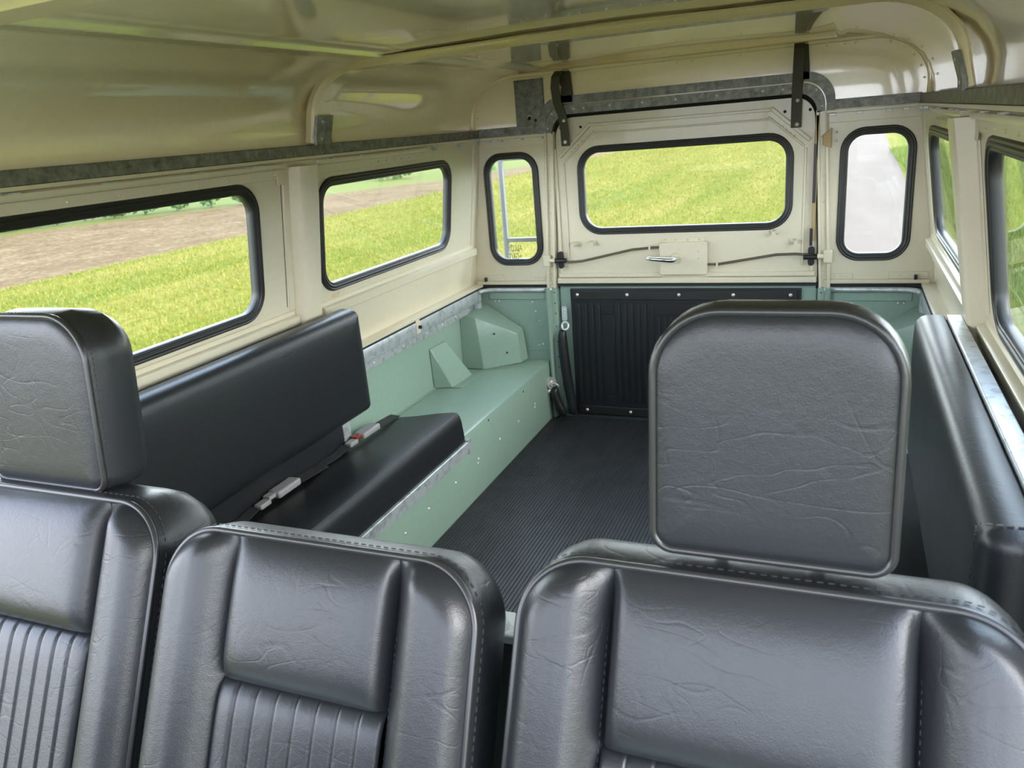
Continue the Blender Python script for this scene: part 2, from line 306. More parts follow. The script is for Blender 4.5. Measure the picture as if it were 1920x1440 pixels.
for sg, nm in ((-1, 'left'), (1, 'right')):
    X = lambda x: sg * x
    # wheel box
    wb = thing('wheel_box', f'pale green steel wheel box along the {nm} side of the load floor', 'wheel box')
    mb = MB(); mb.loops([[(X(0.495), y, 0.0), (X(0.495), y, 0.213), (X(0.498), y, 0.222), (X(0.507), y, 0.225), (X(0.802), y, 0.225), (X(0.802), y, 0.0)] for y in (-1.84, 0.0)], True, True, True)
    mb.obj('box_panel', 'green', wb, smooth='auto')
    for (ya, za) in ((-0.306, 0.2), (-0.61, 0.208)):
        mb = MB(); mb.dome((X(0.4945), ya, za), (-sg, 0, 0), 0.0045, 0.2); mb.obj('bolt_hole', 'dark', wb)
    screws(wb, [(X(0.495), y, z) for y, z in ((-0.205, .118), (-0.371, .113), (-0.538, .114), (-0.708, .117), (-0.871, .111), (-0.057, .124), (-1.04, .112), (-1.171, .107), (-0.21, .107), (-0.715, .105))], (-sg, 0, 0), 0.0042)
    mb = MB()     # weld flange along the wall
    mb.loops([[(X(0.80), y, 0.225), (X(0.79), y, 0.2262), (X(0.79), y, 0.2275), (X(0.799), y, 0.229), (X(0.799), y, 0.243)] for y in (-1.84, -0.15)], False)
    mb.obj('weld_flange', 'green', wb)
    # wedge bracket on wheel box
    o = thing('wedge_bracket', f'small green wedge bracket on the {nm} wheel box halfway to the tailgate', 'bracket')
    mb = MB(); A = [(0.799, -.395, .226), (0.799, -.27, .226), (0.725, -.225, .226), (0.735, -.375, .226)]
    B = [(0.799, -.40, .372), (0.799, -.285, .372), (0.793, -.285, .372), (0.793, -.40, .372)]
    mb.hexa([(X(p[0]), p[1], p[2]) for p in A] + [(X(p[0]), p[1], p[2]) for p in B]); mb.obj('wedge_plate', 'green', o, bevel=0.003)
    mb = MB(); mb.box((min(X(.705), X(.735)), -.375, .2255), (max(X(.705), X(.735)), -.225, .228)); mb.obj('foot_flange', 'green', o)
    # corner gusset
    o = thing('corner_gusset', f'faceted green gusset in the {nm} rear corner above the wheel box', 'bracket')
    lo = [(.80, -.15, .226), (.71, -.158, .226), (.59, -.075, .232), (.585, -.012, .232), (.80, -.012, .226)]
    hi = [(.80, -.14, .425), (.735, -.14, .422), (.60, -.07, .345), (.598, -.012, .352), (.74, -.012, .445)]
    mb = MB(); mb.add([(X(a), b_, c) for a, b_, c in lo + hi + [(.80, -.012, .445)]],
        [(0, 1, 6, 5), (1, 2, 7, 6), (2, 3, 8, 7), (6, 7, 8, 9), (5, 6, 9, 10), (0, 1, 2, 3, 4), (3, 4, 10, 9, 8), (0, 5, 10, 4)]); mb.obj('gusset_plate', 'green', o, bevel=0.0025)
    mb = MB(); mb.add([(X(a), b_, c) for a, b_, c in [(.715, -.168, .2265), (.585, -.09, .2265), (.585, -.07, .229), (.72, -.145, .229)]], [(0, 1, 2, 3)]); mb.obj('foot_flange', 'green', o)
    for hx, hy, hz in ((.672, -.1155, .356), (.633, -.099, .279)):
        mb = MB(); mb.dome((X(hx), hy - 0.004, hz), (-sg * .55, -.83, 0), 0.004, 0.2); mb.obj('bolt_hole', 'dark', o)
    # lower side wall + galvanised capping
    mb = MB(); mb.box((min(X(.80), X(.815)), -2.15, -.02), (max(X(.80), X(.815)), .05, .512)); mb.obj(f'wall_{nm}_lower', 'green')['kind'] = 'structure'
    cp = thing('capping_rail', f'galvanised capping rail stepped along the top of the {nm} tub side', 'rail')
    mb = MB(); mb.loops([[(X(a), y, z) for a, z in ((.80, .508), (.752, .508), (.750, .505), (.750, .468), (.753, .464), (.775, .458), (.778, .455), (.778, .428), (.7795, .428), (.7795, .456), (.80, .46))] for y in (-1.9, -.40, -.035)], True, True, True)
    mb.obj('capping', 'galv', cp, smooth='auto')
    mb = MB(); mb.box((min(X(.7505), X(.80)), -2.0, .507), (max(X(.7505), X(.80)), -.03, .5125)); mb.obj('rubber_seal', 'gap', cp)
    screws(cp, [(X(.778), y, .441) for y in (-.10, -.21, -.32, -.435, -.60, -.78, -.95)], (-sg, 0, 0), 0.004)
    mb = MB(); mb.cyl((X(.765), -.045, .43), (X(.765), -.045, .50), 0.017, 16); mb.obj('corner_socket', 'galv', cp, smooth='auto')
    # lower rear corner panel, green
    mb = MB(); mb.box((min(X(.455), X(.81)), 0.0, 0.0), (max(X(.455), X(.81)), .02, .505)); 
    mb.box((min(X(.50), X(.73)), -.006, .462), (max(X(.50), X(.73)), 0, .49)); mb.box((min(X(.46), X(.81)), -.004, .262), (max(X(.46), X(.81)), 0, .266))
    w = mb.obj(f'wall_rear_lower_{nm}', 'green', bevel=0.003); w['kind'] = 'structure'
    screws(w, [(X(a), -.001, z) for a, z in ((.709, .456), (.693, .455), (.556, .452), (.545, .415), (.533, .378), (.525, .288), (.540, .283), (.686, .37))], (0, -1, 0), 0.004)
    rc = thing('rear_capping', f'galvanised lip along the top of the {nm} rear corner of the tub', 'rail')
    mb = MB(); mb.tube([(X(.748), -.06, .501), (X(.742), -.036, .501), (X(.722), -.020, .501), (X(.69), -.014, .501), (X(.47), -.012, .501)], 0.0085, 8); mb.obj('lip', 'galv', rc, smooth=True)
    # tailgate post
    mb = MB(); mb.loops([[(X(.494), -.002, z), (X(.490), -.030, z), (X(.482), -.036, z), (X(.476), -.030, z), (X(.474), -.012, z), (X(.452), -.008, z), (X(.452), .045, z), (X(.494), .045, z)] for z in (0.0, 0.507)], True, True, True)
    p = tag(mb.obj('tailgate_post', 'green', smooth='auto'), f'green folded steel post {nm} of the tailgate', 'post')
    screws(p, [(X(.462), -.009, z) for z in (.49, .45, .41, .36, .30, .24, .20)], (0, -1, 0), 0.003, 'dark', 'rivet')
    screws(p, [(X(.4765), -.0315, z) for z in (.44, .37, .28)], (0, -1, 0), 0.0025, 'green', 'rivet')
# bulkhead behind the front seats
mb = MB(); mb.box((-.80, -1.88, 0), (.80, -1.855, .40)); mb.obj('wall_bulkhead', 'vinyl_smooth')['kind'] = 'structure'
mb = MB(); mb.box((-.75, -1.885, .40), (.75, -1.83, .415)); tag(mb.obj('bulkhead_capping', 'galv', bevel=.003), 'galvanised capping on the bulkhead between the middle and right front seats', 'rail')
# ------------------------------------------------------------------ upper side walls with windows
WT, WB = 1.052, 0.515
for sg, nm, k in ((-1, 'left', 0), (1, 'right', 2)):
    fn = side(sg)
    mb = MB()
    holes = [rr(-.998, -.239, .705, .992, .062), rr(-2.062, -1.243, .705, 1.005, .062)]
    outer = [(-2.15, WB), (0, WB), (0, WT), (-2.15, WT)]
    plate(mb, outer, holes, fn, -0.009)
    w = mb.obj(f'wall_{nm}', 'cream', smooth='auto'); w['kind'] = 'structure'
    window(f'window_{k+1}', -1.006, -.231, .697, 1.0, .07, fn)
    window(f'window_{k+2}', -2.07, -1.235, .695, 1.013, .07, fn)
    # waist shelf
    mb = MB(); mb.loops([[(sg * a, y, z) for a, z in ((.80, .521), (.757, .521), (.753, .518), (.753, .511), (.80, .511))] for y in (-2.1, -.36, -.005)], True, True, True)
    mb.box((min(sg * .7535, sg * .749), -.552, .470), (max(sg * .7535, sg * .749), -.527, .516))
    s = mb.obj('trim_1' if sg < 0 else 'trim_2', 'cream', smooth='auto'); s['kind'] = 'structure'
    mb = MB(); mb.cyl((sg * .750, -.535, .489), (sg * .741, -.535, .489), .006, 10); mb.obj('retaining_bolt', 'blackmetal', s)
    # window ledges
    for (ya, yb, zt, nmx) in ((-1.012, -.03, .664, 'rear'), (-2.08, -1.125, .673, 'front')):
        o = thing('window_ledge', f'folded cream ledge under the {"short rear" if nmx == "rear" else "long front"} window on the {nm} side', 'ledge')
        mb = MB(); d = .020
        mb.loops([[fn(y, z, w_) for z, w_ in ((zt + .014, 0.0), (zt + .012, .0035), (zt + .002, .005), (zt, d - .003), (zt - .003, d), (zt - .024, d), (zt - .026, d - .003), (zt - .026, 0))] for y in (ya, yb)], True, True, True)
        mb.obj('ledge_section', 'cream', o, smooth='auto')
    # header strip, pressed lip, rivets
    o = thing('window_header', f'riveted cream header strip above the {nm} side windows', 'trim strip')
    mb = MB()
    for ya, yb in ((-1.00, -.42), (-2.1, -1.135)):
        mb.loops([[fn(y, z, w_) for z, w_ in ((1.045, 0), (1.045, .012), (1.040, .014), (1.034, .012), (1.032, .004), (1.012, .004), (1.011, 0))] for y in (ya, yb)], True, True, True)
    mb.obj('header_strip', 'cream', o, smooth='auto')
    pts = [-.48 - .045 * i for i in range(7)] + [-1.17, -1.25, -1.33, -1.42, -1.52, -1.62, -1.73]
    screws(o, [fn(y, 1.022, .004) for y in pts], (-sg, 0, .1), 0.0035, 'cream', 'rivet')
    # window post
    o = tag(empty('window_post'), f'cream boxed post between the two {nm} side windows', 'post')
    mb = MB(); mb.loops([[fn(y, z, w_) for y, w_ in ((-1.118, 0), (-1.113, .022 + .012 * t), (-1.105, .030 + .008 * t), (-1.045, .030 + .008 * t), (-1.037, .022), (-1.034, 0))] for z, t in ((.522, 0), (.70, .4), (1.036, 1))], False)
    mb.loops([[fn(y, 1.036, w_) for y, w_ in ((-1.118, 0), (-1.113, .034), (-1.105, .038), (-1.045, .038), (-1.037, .022), (-1.034, 0))], [fn(-1.07, 1.0365, .01)] * 6], False)
    mb.obj('post_section', 'cream', o, smooth='auto')
    mb = MB(); mb.loops([[fn(y, z, w_) for y, w_ in ((-1.140, 0), (-1.139, .003), (-1.118, .003))] for z in (.69, 1.03)], False); mb.obj('post_flange', 'cream', o)
    mb = MB(); mb.box((-.013, 0, -.022), (.013, .0025, .022)); q = mb.obj('riveted_tab', 'cream', o, bevel=.002)
    q.matrix_world = Matrix.Translation(fn(-1.152, 1.020, .003)) @ Matrix.Rotation(sg * math.pi / 2, 4, 'Z')
    # panel seam line near front window
    mb = MB(); mb.loops([[fn(y, z, w_) for y, w_ in ((-1.1475, .0003), (-1.1455, .0006))] for z in (.70, 1.0)], False); mb.obj('panel_seam', 'dark', w)
    # corner strip at the rear
    mb = MB(); mb.loops([[fn(y, z, w_) for y, w_ in ((-.050, 0), (-.048, .0035), (-.002, .0045), (-.002, 0))] for z in (.535, 1.035)], True, True, True)
    tag(mb.obj('corner_strip', 'cream', smooth='auto'), f'flat cream joint strip in the {nm} rear corner of the hard top', 'trim strip')
# ------------------------------------------------------------------ upper rear corner panels
def XR(z): return 0.806 - (z - .52) * 0.125
for sg, nm, k in ((-1, 'left', 5), (1, 'right', 6)):
    mb = MB(); out = [(sg * .453, .518), (sg * XR(.518), .518), (sg * XR(1.055), 1.055), (sg * .428, 1.055)]
    x0, x1 = (.500, .713) if sg > 0 else (-.710, -.496)
    plate(mb, out, [rr(x0 + .008, x1 - .008, .600, .992, .062)], rear(0), -0.009)
    w = mb.obj(f'wall_rear_{nm}', 'cream', smooth='auto'); w['kind'] = 'structure'
    wd_ = window(f'window_{k}', x0, x1, .592, 1.0, .07, rear(0))
    mb = MB()
    mb.box((min(sg * .456, sg * .79), -.002, .502), (max(sg * .456, sg * .79), .022, .5195)); sl = mb.obj('rubber_strip', 'gap', w); mb = MB()
    mb.box((min(sg * .47, sg * .775), -.010, .520), (max(sg * .47, sg * .775), 0, .533))
    mb.box((min(sg * .47, sg * .555), -.003, .533), (max(sg * .47, sg * .555), 0, .552)); mb.box((min(sg * .66, sg * .77), -.005, .533), (max(sg * .66, sg * .77), 0, .556))
    mb.box((min(sg * .43, sg * .72), -.004, 1.018), (max(sg * .43, sg * .72), 0, 1.055))
    mb.obj('sill_strip', 'cream', w, bevel=.002)
    screws(w, [(sg * a, -.004, z) for a, z in ((.50, .543), (.52, .543), (.535, .543), (.69, .546), (.72, .546), (.745, .549))], (0, -1, 0), 0.003, 'cream', 'rivet')
    mb = MB(); mb.box((sg * .735 - .004, -.018, .533), (sg * .735 + .004, -.006, .548)); mb.obj('stud', 'blackmetal', w)
    # door jamb beside the gate, tapering inward with the body
    j = tag(empty('door_jamb'), f'cream jamb column between the {nm} rear quarter window and the upper tailgate', 'post')
    mb = MB(); mb.loops([[(sg * (a - t), y, z) for a, y in ((.489, 0), (.489, -.012), (.484, -.016), (.480, -.016), (.479, -.006), (.464, -.006), (.462, -.014), (.455, -.014), (.453, -.004), (.453, .03))] for z, t in ((.508, 0), (1.058, .027))], False)
    mb.obj('jamb_section', 'cream', j, smooth='auto')
    screws(j, [(sg * (.4715 - (z - .508) * .049), -.0065, z) for z in (.53, .545, .56, .70, .78, .86, .98)], (0, -1, 0), 0.0032, 'cream', 'rivet')
    kp = thing('latch_keeper', f'cream latch keeper block on the jamb {nm} of the upper tailgate', 'latch')
    mb = MB(); mb.box((sg * .478 - .013, -.034, .590), (sg * .478 + .013, -.012, .632)); mb.obj('keeper_block', 'cream', kp, bevel=.004)
    mb = MB(); mb.cyl((sg * .466, -.024, .612), (sg * .447, -.024, .612), .008, 12); mb.obj('keeper_pin', 'cream', kp, smooth='auto')
    if sg > 0:
        h = thing('gate_guide', 'tarnished brass guide wedge high on the jamb right of the tailgate', 'bracket')
        mb = MB(); mb.hexa([(.449, -.018, .955), (.474, -.018, .945), (.474, -.004, .945), (.449, -.004, .955), (.449, -.018, .985), (.474, -.018, 1.005), (.474, -.004, 1.005), (.449, -.004, .985)])
        mb.obj('wedge', 'brass', h, bevel=.001)
        screws(h, [(.487, -.017, .99), (.487, -.017, .965)], (0, -1, 0), .004)
w7 = bpy.data.objects['window_5']
def text_obj(s, size, loc, parent):
    cu = bpy.data.curves.new('lettering', 'FONT'); cu.body = s; cu.size = size; cu.extrude = 0.0002; cu.align_x = 'CENTER'; cu.space_line = 0.95
    t = bpy.data.objects.new('tmp_text', cu); COL.objects.link(t)
    dg = bpy.context.evaluated_depsgraph_get(); me = bpy.data.meshes.new_from_object(t.evaluated_get(dg)); bpy.data.objects.remove(t)
    o = bpy.data.objects.new('window_lettering', me); COL.objects.link(o); me.materials.clear(); me.materials.append(M['letter'])
    o.parent = parent; o.location = loc; o.rotation_euler = (math.pi / 2, 0, math.pi); o.scale = (0.60, 1, 1); return o
text_obj('ALLOY\n+GRIT', 0.0325, (-.614, .0085, .6445), w7)['label'] = 'dark lettering reading ALLOY +GRIT, mirrored from inside'
# ------------------------------------------------------------------ ladder outside
ld = thing('ladder', 'aluminium ladder fixed outside the left rear quarter window', 'ladder')
for x in (-.703, -.427):
    mb = MB(); mb.hexa([(x - .012, .13, GZ + .45), (x + .006, .13, GZ + .45), (x + .006, .15, GZ + .45), (x - .012, .15, GZ + .45), (x - .006, .13, 1.0), (x + .012, .13, 1.0), (x + .012, .15, 1.0), (x - .006, .15, 1.0)]); mb.obj('stile', 'alu', ld, bevel=.003)
for z in (.375, .667, .975, .10, -.17):
    mb = MB(); mb.box((-.700, .132, z - .008), (-.433, .148, z + .008)); mb.obj('rung', 'alu', ld, bevel=.002)
# ------------------------------------------------------------------ lower tailgate
tg = tag(empty('door_1'), kind='structure')
mb = MB(); mb.box((-.449, .012, .004), (.449, .035, .512)); mb.box((-.475, .046, -.03), (.475, .055, .53)); mb.obj('tailgate_panel', 'green', tg, bevel=.004)
tm = thing('tailgate_mat', 'black moulded rubber mat screwed to the inside of the lower tailgate', 'mat')
mb = MB(); mb.box((-.404, .000, .008), (.402, .0115, .502)); mb.obj('mat_sheet', 'vinyl_smooth', tm, bevel=.003)
mb = MB(); mb.box((-.392, -.005, .462), (.390, .0, .496)); mb.obj('fixing_strip', 'rubber', tm, bevel=.002); mb = MB(); mb.box((-.392, -.005, .014), (.390, 0, .046)); mb.obj('fixing_strip', 'rubber', tm, bevel=.002)
mb = MB()
def rib(x0, x1, z0, z1, h=.004): mb.box((x0, -h, z0), (x1, 0.0, z1))
for c in (-1, 1):
    f = lambda a, b_: (min(c * a, c * b_), max(c * a, c * b_))
    for i in range(4): a, b_ = f(.386 - i * .0255, .386 - i * .0255 - .016); rib(a, b_, .068, .448)
    a, b_ = f(.284, .242); rib(a, b_, .408, .448); rib(a, b_, .098, .402, .003); rib(a, b_, .056, .09)
    for i in range(6): a, b_ = f(.234 - i * .0245, .234 - i * .0245 - .015); rib(a, b_, .068, .448)
rib(-.09, .09, .408, .448, .003)
for i in range(8): rib(-.085 + i * .0225, -.085 + i * .0225 + .013, .068, .40)
mb.obj('moulded_ribs', 'vinyl_smooth', tm, bevel=.0015)
screws(tm, [(x, -.005, .481) for x in (-.375, -.188, -.002, .183, .368)] + [(x, -.005, .030) for x in (-.36, -.19, 0, .19, .36)], (0, -1, 0), .0062)
# chains in sleeves, both ends of the tailgate
for sg, nm in ((-1, 'left'), (1, 'right')):
    X = lambda x: sg * x
    o = thing('tailgate_chain', f'tailgate chain in a black leather sleeve hanging {nm} of the tailgate mat', 'chain')
    mb = MB(); mb.loops([[(X(.4285) + u, -.004 - w_, v) for u, v in rr(-.010, .010, .383, .437, .006, n=4)] for w_ in (0, .003)], True, True, True); mb.obj('hanger_plate', 'screw', o)
    mb = MB(); mb.tube([(X(.426) + .013 * math.cos(a), -.014 + .004 * math.sin(a), .364 + .014 * math.sin(a)) for a in [i * math.tau / 20 for i in range(20)]], .0042, 8, closed=True); mb.obj('ring', 'screw', o, smooth=True)
    screws(o, [(X(.4285), -.007, .424), (X(.4285), -.007, .398)], (0, -1, 0), .004)
    mb = MB(); P = [(.433, -.016, .352), (.440, -.018, .335), (.436, -.022, .25), (.425, -.025, .14), (.412, -.028, .06), (.409, -.03, .034), (.416, -.034, .016)]
    mb.tube([(X(a), b_, c) for a, b_, c in P], [.010, .019, .0205, .020, .018, .0195, .014], 12); mb.obj('leather_sleeve', 'vinyl_smooth', o, smooth=True, sub=1)
    mb = MB(); P = [(.468, -.05, .135), (.474, -.052, .11), (.463, -.052, .07), (.447, -.05, .035), (.436, -.048, .016)]
    mb.tube([(X(a), b_, c) for a, b_, c in P], [.011, .019, .0175, .019, .014], 12); mb.obj('leather_sleeve', 'vinyl_smooth', o, smooth=True, sub=1)
    mb = MB(); mb.cyl((X(.495), -.045, .148), (X(.478), -.055, .146), .023, 20, .021); mb.cyl((X(.478), -.055, .146), (X(.474), -.057, .146), .012, 14); mb.obj('anchor_boss', 'screw', o, smooth='auto')
    mb = MB(); mb.tube([(X(.476), -.056, .146), (X(.462), -.06, .150), (X(.452), -.058, .142), (X(.456), -.054, .132)], .0035, 8); mb.cyl((X(.494), -.06, .118), (X(.486), -.062, .118), .008, 10); mb.obj('chain_link', 'screw', o, smooth=True)
# ------------------------------------------------------------------ upper gate
ug = tag(empty('door_2'), kind='structure')
def GX(z): return .449 - (z - .52) * .048
gate_out = [(-GX(.522), .522), (GX(.522), .522), (GX(1.03), 1.03)]
for k in range(9):
    a = math.radians(10 * k + 5); gate_out.append((GX(1.04) - .065 + .065 * math.cos(a), 1.036 + .065 * math.sin(a)))
gate_out += [(-x, z) for x, z in reversed(gate_out[3:])] + [(-GX(1.03), 1.03)]
mb = MB(); plate(mb, gate_out, [rr(-.344, .358, .705, .994, .073)], rear(.004), -.009); mb.obj('gate_panel', 'cream', ug, smooth='auto')
mb = MB()
def strip(P, w0, w1, cl=False): mb.loops([[(x, .004 - w_, z) for x, z in P] for w_ in (w0, w1)], cl)
def bar(x0, x1, z0, z1, d, b_=0.004): mb.box((x0, b_ - d, z0), (x1, b_, z1))
bar(-.446, .446, .524, .543, .016); bar(-.44, .44, .545, .560, .010)
bar(-.436, -.424, .56, 1.0, .007); bar(.424, .436, .56, 1.0, .007); bar(-.404, -.396, .58, .95, .004); bar(.396, .404, .58, .95, .004)
bar(-.30, .30, 1.066, 1.076, .010); bar(-.30, .30, 1.040, 1.046, .004)
for c in (-1, 1):
    for (p, q, wd2, d) in (((.294, 1.076), (.412, .972), .012, .010), ((.286, 1.050), (.396, .955), .007, .004)):
        dx, dz = q[0] - p[0], q[1] - p[1]; L_ = math.hypot(dx, dz); nx, nz = -dz / L_ * wd2 / 2, dx / L_ * wd2 / 2
        V = [(c * (p[0] + nx), p[1] + nz), (c * (q[0] + nx), q[1] + nz), (c * (q[0] - nx), q[1] - nz), (c * (p[0] - nx), p[1] - nz)]
        mb.hexa([(x, .004, z) for x, z in V] + [(x, .004 - d, z) for x, z in V])
mb.obj('gate_pressing', 'cream', ug, bevel=.0025)
screws(ug, [(c * (.33 + i * .012), -.001, 1.0 + .018 - i * .0105) for c in (-1, 1) for i in range(4)], (0, -1, 0), .0028, 'cream', 'rivet')
for x, z in ((-.405, 1.069), (-.332, 1.067), (.335, 1.062), (.409, 1.062)):
    mb = MB(); mb.dome((x, .0035, z), (0, -1, 0), .005, .15); mb.obj('bolt_hole', 'dark', ug)
gw = window('window_7', -.352, .366, .697, 1.002, .080, rear(.004)); gw.parent = ug
gw.name = 'window_7'
# black rubber gap round the gate
mb = MB(); P = [(-.4515, .50)] + [(-(GX(z) + .004), z) for z in (.522, .8, 1.03)] + [(-x * 1.01, z + .007) for x, z in gate_out[3:12]] + [(x * 1.01, z + .007) for x, z in reversed(gate_out[3:12])] + [((GX(z) + .004), z) for z in (1.03, .8, .522)] + [(.4515, .50)]
mb.tube([(x, .016, z) for x, z in P], .0085, 8); mb.box((-.449, -.004, .512), (.449, .03, .524)); tag(mb.obj('gate_rubber', 'gap', smooth='auto'), 'black rubber weather strip round the upper tailgate opening', 'seal')
# lock case + rods
lc = tag(empty('gate_lock'), 'cream lock case with chrome handle in the middle of the upper tailgate', 'lock')
mb = MB(); mb.loops([[(u, .0 - w_, v) for u, v in rr(-.066, .098, .552, .666, .008, ins, n=4)] for w_, ins in ((0, 0), (.014, 0), (.018, .004))], True, False, True); mb.box((-.062, -.003, .540), (.094, .0, .56)); mb.box((-.056, -.003, .66), (.086, .0, .680)); mb.obj('lock_case', 'cream', lc, smooth='auto')
mb = MB(); mb.cyl((-.006, -.018, .612), (-.006, -.026, .612), .020, 20, .017); mb.obj('escutcheon', 'cream', lc, smooth='auto')
mb = MB(); mb.tube([(-.006, -.024, .612), (-.006, -.048, .612), (-.012, -.056, .612), (-.030, -.058, .613), (-.080, -.056, .617), (-.108, -.052, .620)], [.009, .0095, .0095, .009, .008, .0065], 12); mb.obj('handle', 'chrome', lc, smooth=True, sub=1)
screws(lc, [(x, -.0035, .546) for x in (-.052, -.008, .037, .082)] + [(x, -.0035, .673) for x in (-.046, -.01, .032, .07)] + [(.068, -.018, .636), (.068, -.018, .612)], (0, -1, 0), .0042, 'cream')
for sg, P in ((-1, [(-.066, -.008, .649), (-.10, -.010, .648), (-.16, -.012, .644), (-.26, -.016, .624), (-.345, -.018, .607), (-.385, -.018, .604), (-.446, -.022, .606)]), (1, [(.098, -.008, .588), (.13, -.010, .588), (.22, -.012, .602), (.32, -.014, .618), (.38, -.018, .620), (.448, -.022, .613)])):
    o = tag(empty('locking_rod'), f'bent brown metal locking rod running {"left" if sg < 0 else "right"} from the gate lock', 'rod')
    mb = MB(); mb.tube(P, .0042, 8); mb.obj('rod', 'rod', o, smooth=True)
    mb = MB(); q = P[1]; mb.box((q[0] - .003, q[1] - .006, q[2] - .007), (q[0] + .003, q[1] + .006, q[2] + .007)); mb.obj('clip', 'cream', o)
    mb = MB(); mb.loops([[(sg * .428 + u, -.004 - w_, v) for u, v in rr(-.010, .010, .580, .642, .009, n=4)] for w_ in (0, .010)], True, True, True); mb.cyl((sg * .405, -.020, .610), (sg * .447, -.020, .610), .009, 12); mb.obj('rod_guide', 'blackmetal', o, smooth='auto')
for x, z, a in ((-.370, .668, -.4), (-.308, .670, .0), (.312, .690, .0), (.372, .660, .4)):
    o = tag(empty('gate_stop'), {-.370: 'cream stop peg at the far left under the gate window', -.308: 'cream stop peg just left of the gate window bottom corner arc', .312: 'cream stop peg tucked under the right corner of the gate window', .372: 'cream stop peg at the far right under the gate window'}[x], 'peg')
    mb = MB(); mb.cyl((x, .002, z), (x + a * .02, -.022, z - .002), .0085, 12, .007); mb.obj('peg', 'cream', o, smooth='auto')
    mb = MB(); mb.box((x - .012, -.003, z - .008), (x + .012, .004, z + .008)); mb.obj('peg_base', 'cream', o, bevel=.002)
o = tag(empty('gate_hinge_stay'), 'dark metal sliding stay along the right edge of the upper tailgate', 'stay')
mb = MB(); mb.box((.426, -.014, .66), (.437, -.004, 1.045)); mb.obj('stay_channel', 'brass', o, bevel=.001)
mb = MB(); mb.box((.425, -.018, .78), (.434, -.012, .96)); mb.box((.421, -.018, .645), (.430, -.010, .70)); mb.obj('stay_slider', 'blackmetal', o, bevel=.001)
# ------------------------------------------------------------------ header channel, rails
def arch(hw, zt, r, zb, n=10):
    P = [(-hw, zb)]
    for k in range(n + 1): a = math.radians(180 - 90 * k / n); P.append((-hw + r + r * math.cos(a), zt - r + r * math.sin(a)))
    return P + [(-x, z) for x, z in reversed(P)]
hd = thing('gate_header', 'weathered galvanised double channel arching over the upper tailgate', 'rail')
mb = MB(); A = arch(.480, 1.172, .085, 1.056); B = arch(.455, 1.145, .070, 1.056); C_ = arch(.452, 1.141, .068, 1.056); D_ = arch(.430, 1.112, .060, 1.056)
mb.loops([[(x, y, z) for x, z in Q] for Q, y in ((A, 0.0), (A, -.012), (B, -.012), (B, -.003))], False); mb.obj('upper_channel', 'dgalv', hd, smooth='auto')
mb = MB(); mb.loops([[(x, y, z) for x, z in Q] for Q, y in ((C_, -.003), (C_, -.020), (D_, -.020), (D_, .01))], False); mb.obj('lower_channel', 'dgalv', hd, smooth='auto')
screws(hd, [(x, -.020, 1.128) for x in (-.345, -.31, -.22, -.11, 0, .13, .27, .33)] + [(c * .443, -.020, 1.07) for c in (-1, 1)] + [(c * .425, -.020, 1.118) for c in (-1, 1)], (0, -1, 0), .0042)
for sg, nm in ((-1, 'left'), (1, 'right')):
    o = thing('roof_rail', f'weathered galvanised rail where the roof meets the {nm} side wall', 'rail')
    mb = MB(); mb.loops([[(sg * a, y, z) for a, z in ((.745, 1.083), (.712, 1.083), (.710, 1.081), (.710, 1.058), (.712, 1.056), (.745, 1.056))] for y in (-3.1, 0.0)], True, True, True); mb.obj('rail_section', 'dgalv', o, smooth='auto')
    mb = MB(); mb.loops([[(sg * a, y, z) for a, z in ((.745, 1.0565), (.706, 1.0565), (.706, 1.050), (.71, 1.048), (.745, 1.048))] for y in (-3.1, -.002)], True, True, True); mb.obj('painted_lip', 'cream', o, smooth='auto')
    for y in (-.03, -.17, -.36, -.53, -.80, -.93, -1.24, -1.42, -1.64, -1.83, -2.2):
        mb = MB(); mb.box((sg * .717 - .010, y - .012, 1.0395), (sg * .717 + .010, y + .012, 1.048)); mb.box((sg * .717 - .007, y - .008, 1.035), (sg * .717 + .007, y + .008, 1.0395)); mb.obj('clip', 'galv', o, bevel=.001)
    o = thing('rear_roof_rail', f'weathered galvanised rail above the {nm} rear quarter window', 'rail')
    mb = MB(); mb.box((min(sg * .478, sg * .715), -.012, 1.057), (max(sg * .478, sg * .715), .0, 1.086)); mb.obj('rail_section', 'dgalv', o, bevel=.001)
    mb = MB(); mb.box((min(sg * .455, sg * .715), -.016, 1.046), (max(sg * .455, sg * .715), .0, 1.056)); mb.obj('painted_lip', 'cream', o, bevel=.002)
    for x in (.475, .55, .63, .675):
        mb = MB(); mb.box((sg * x - .009, -.018, 1.039), (sg * x + .009, -.006, 1.046)); mb.obj('clip', 'galv', o, bevel=.001)
# ------------------------------------------------------------------ roof
RP = [(.738, 1.07), (.738, 1.10), (.735, 1.13), (.726, 1.16), (.708, 1.19), (.683, 1.213), (.650, 1.234), (.60, 1.251), (.55, 1.259), (.505, 1.263), (.500, 1.2605), (.480, 1.2605), (.474, 1.266), (.40, 1.268), (.25, 1.270), (.12, 1.272)]
RP = RP + [(0, 1.2725)] + [(-a, b_) for a, b_ in reversed(RP)]
ys = [-3.1, -2.6, -2.2, -1.9, -1.6, -1.3, -.97, -.65, -.3, .02]
mb = MB(); mb.loops([[(x, y, z) for x, z in RP] for y in ys], False)
mb.loops([[(x * 1.02, y, z + .02) for x, z in RP] for y in (ys[0], ys[-1])], False)
rf = mb.obj('ceiling', 'roof', smooth=True); rf['kind'] = 'structure'; rf.data.set_sharp_from_angle(angle=math.radians(60))
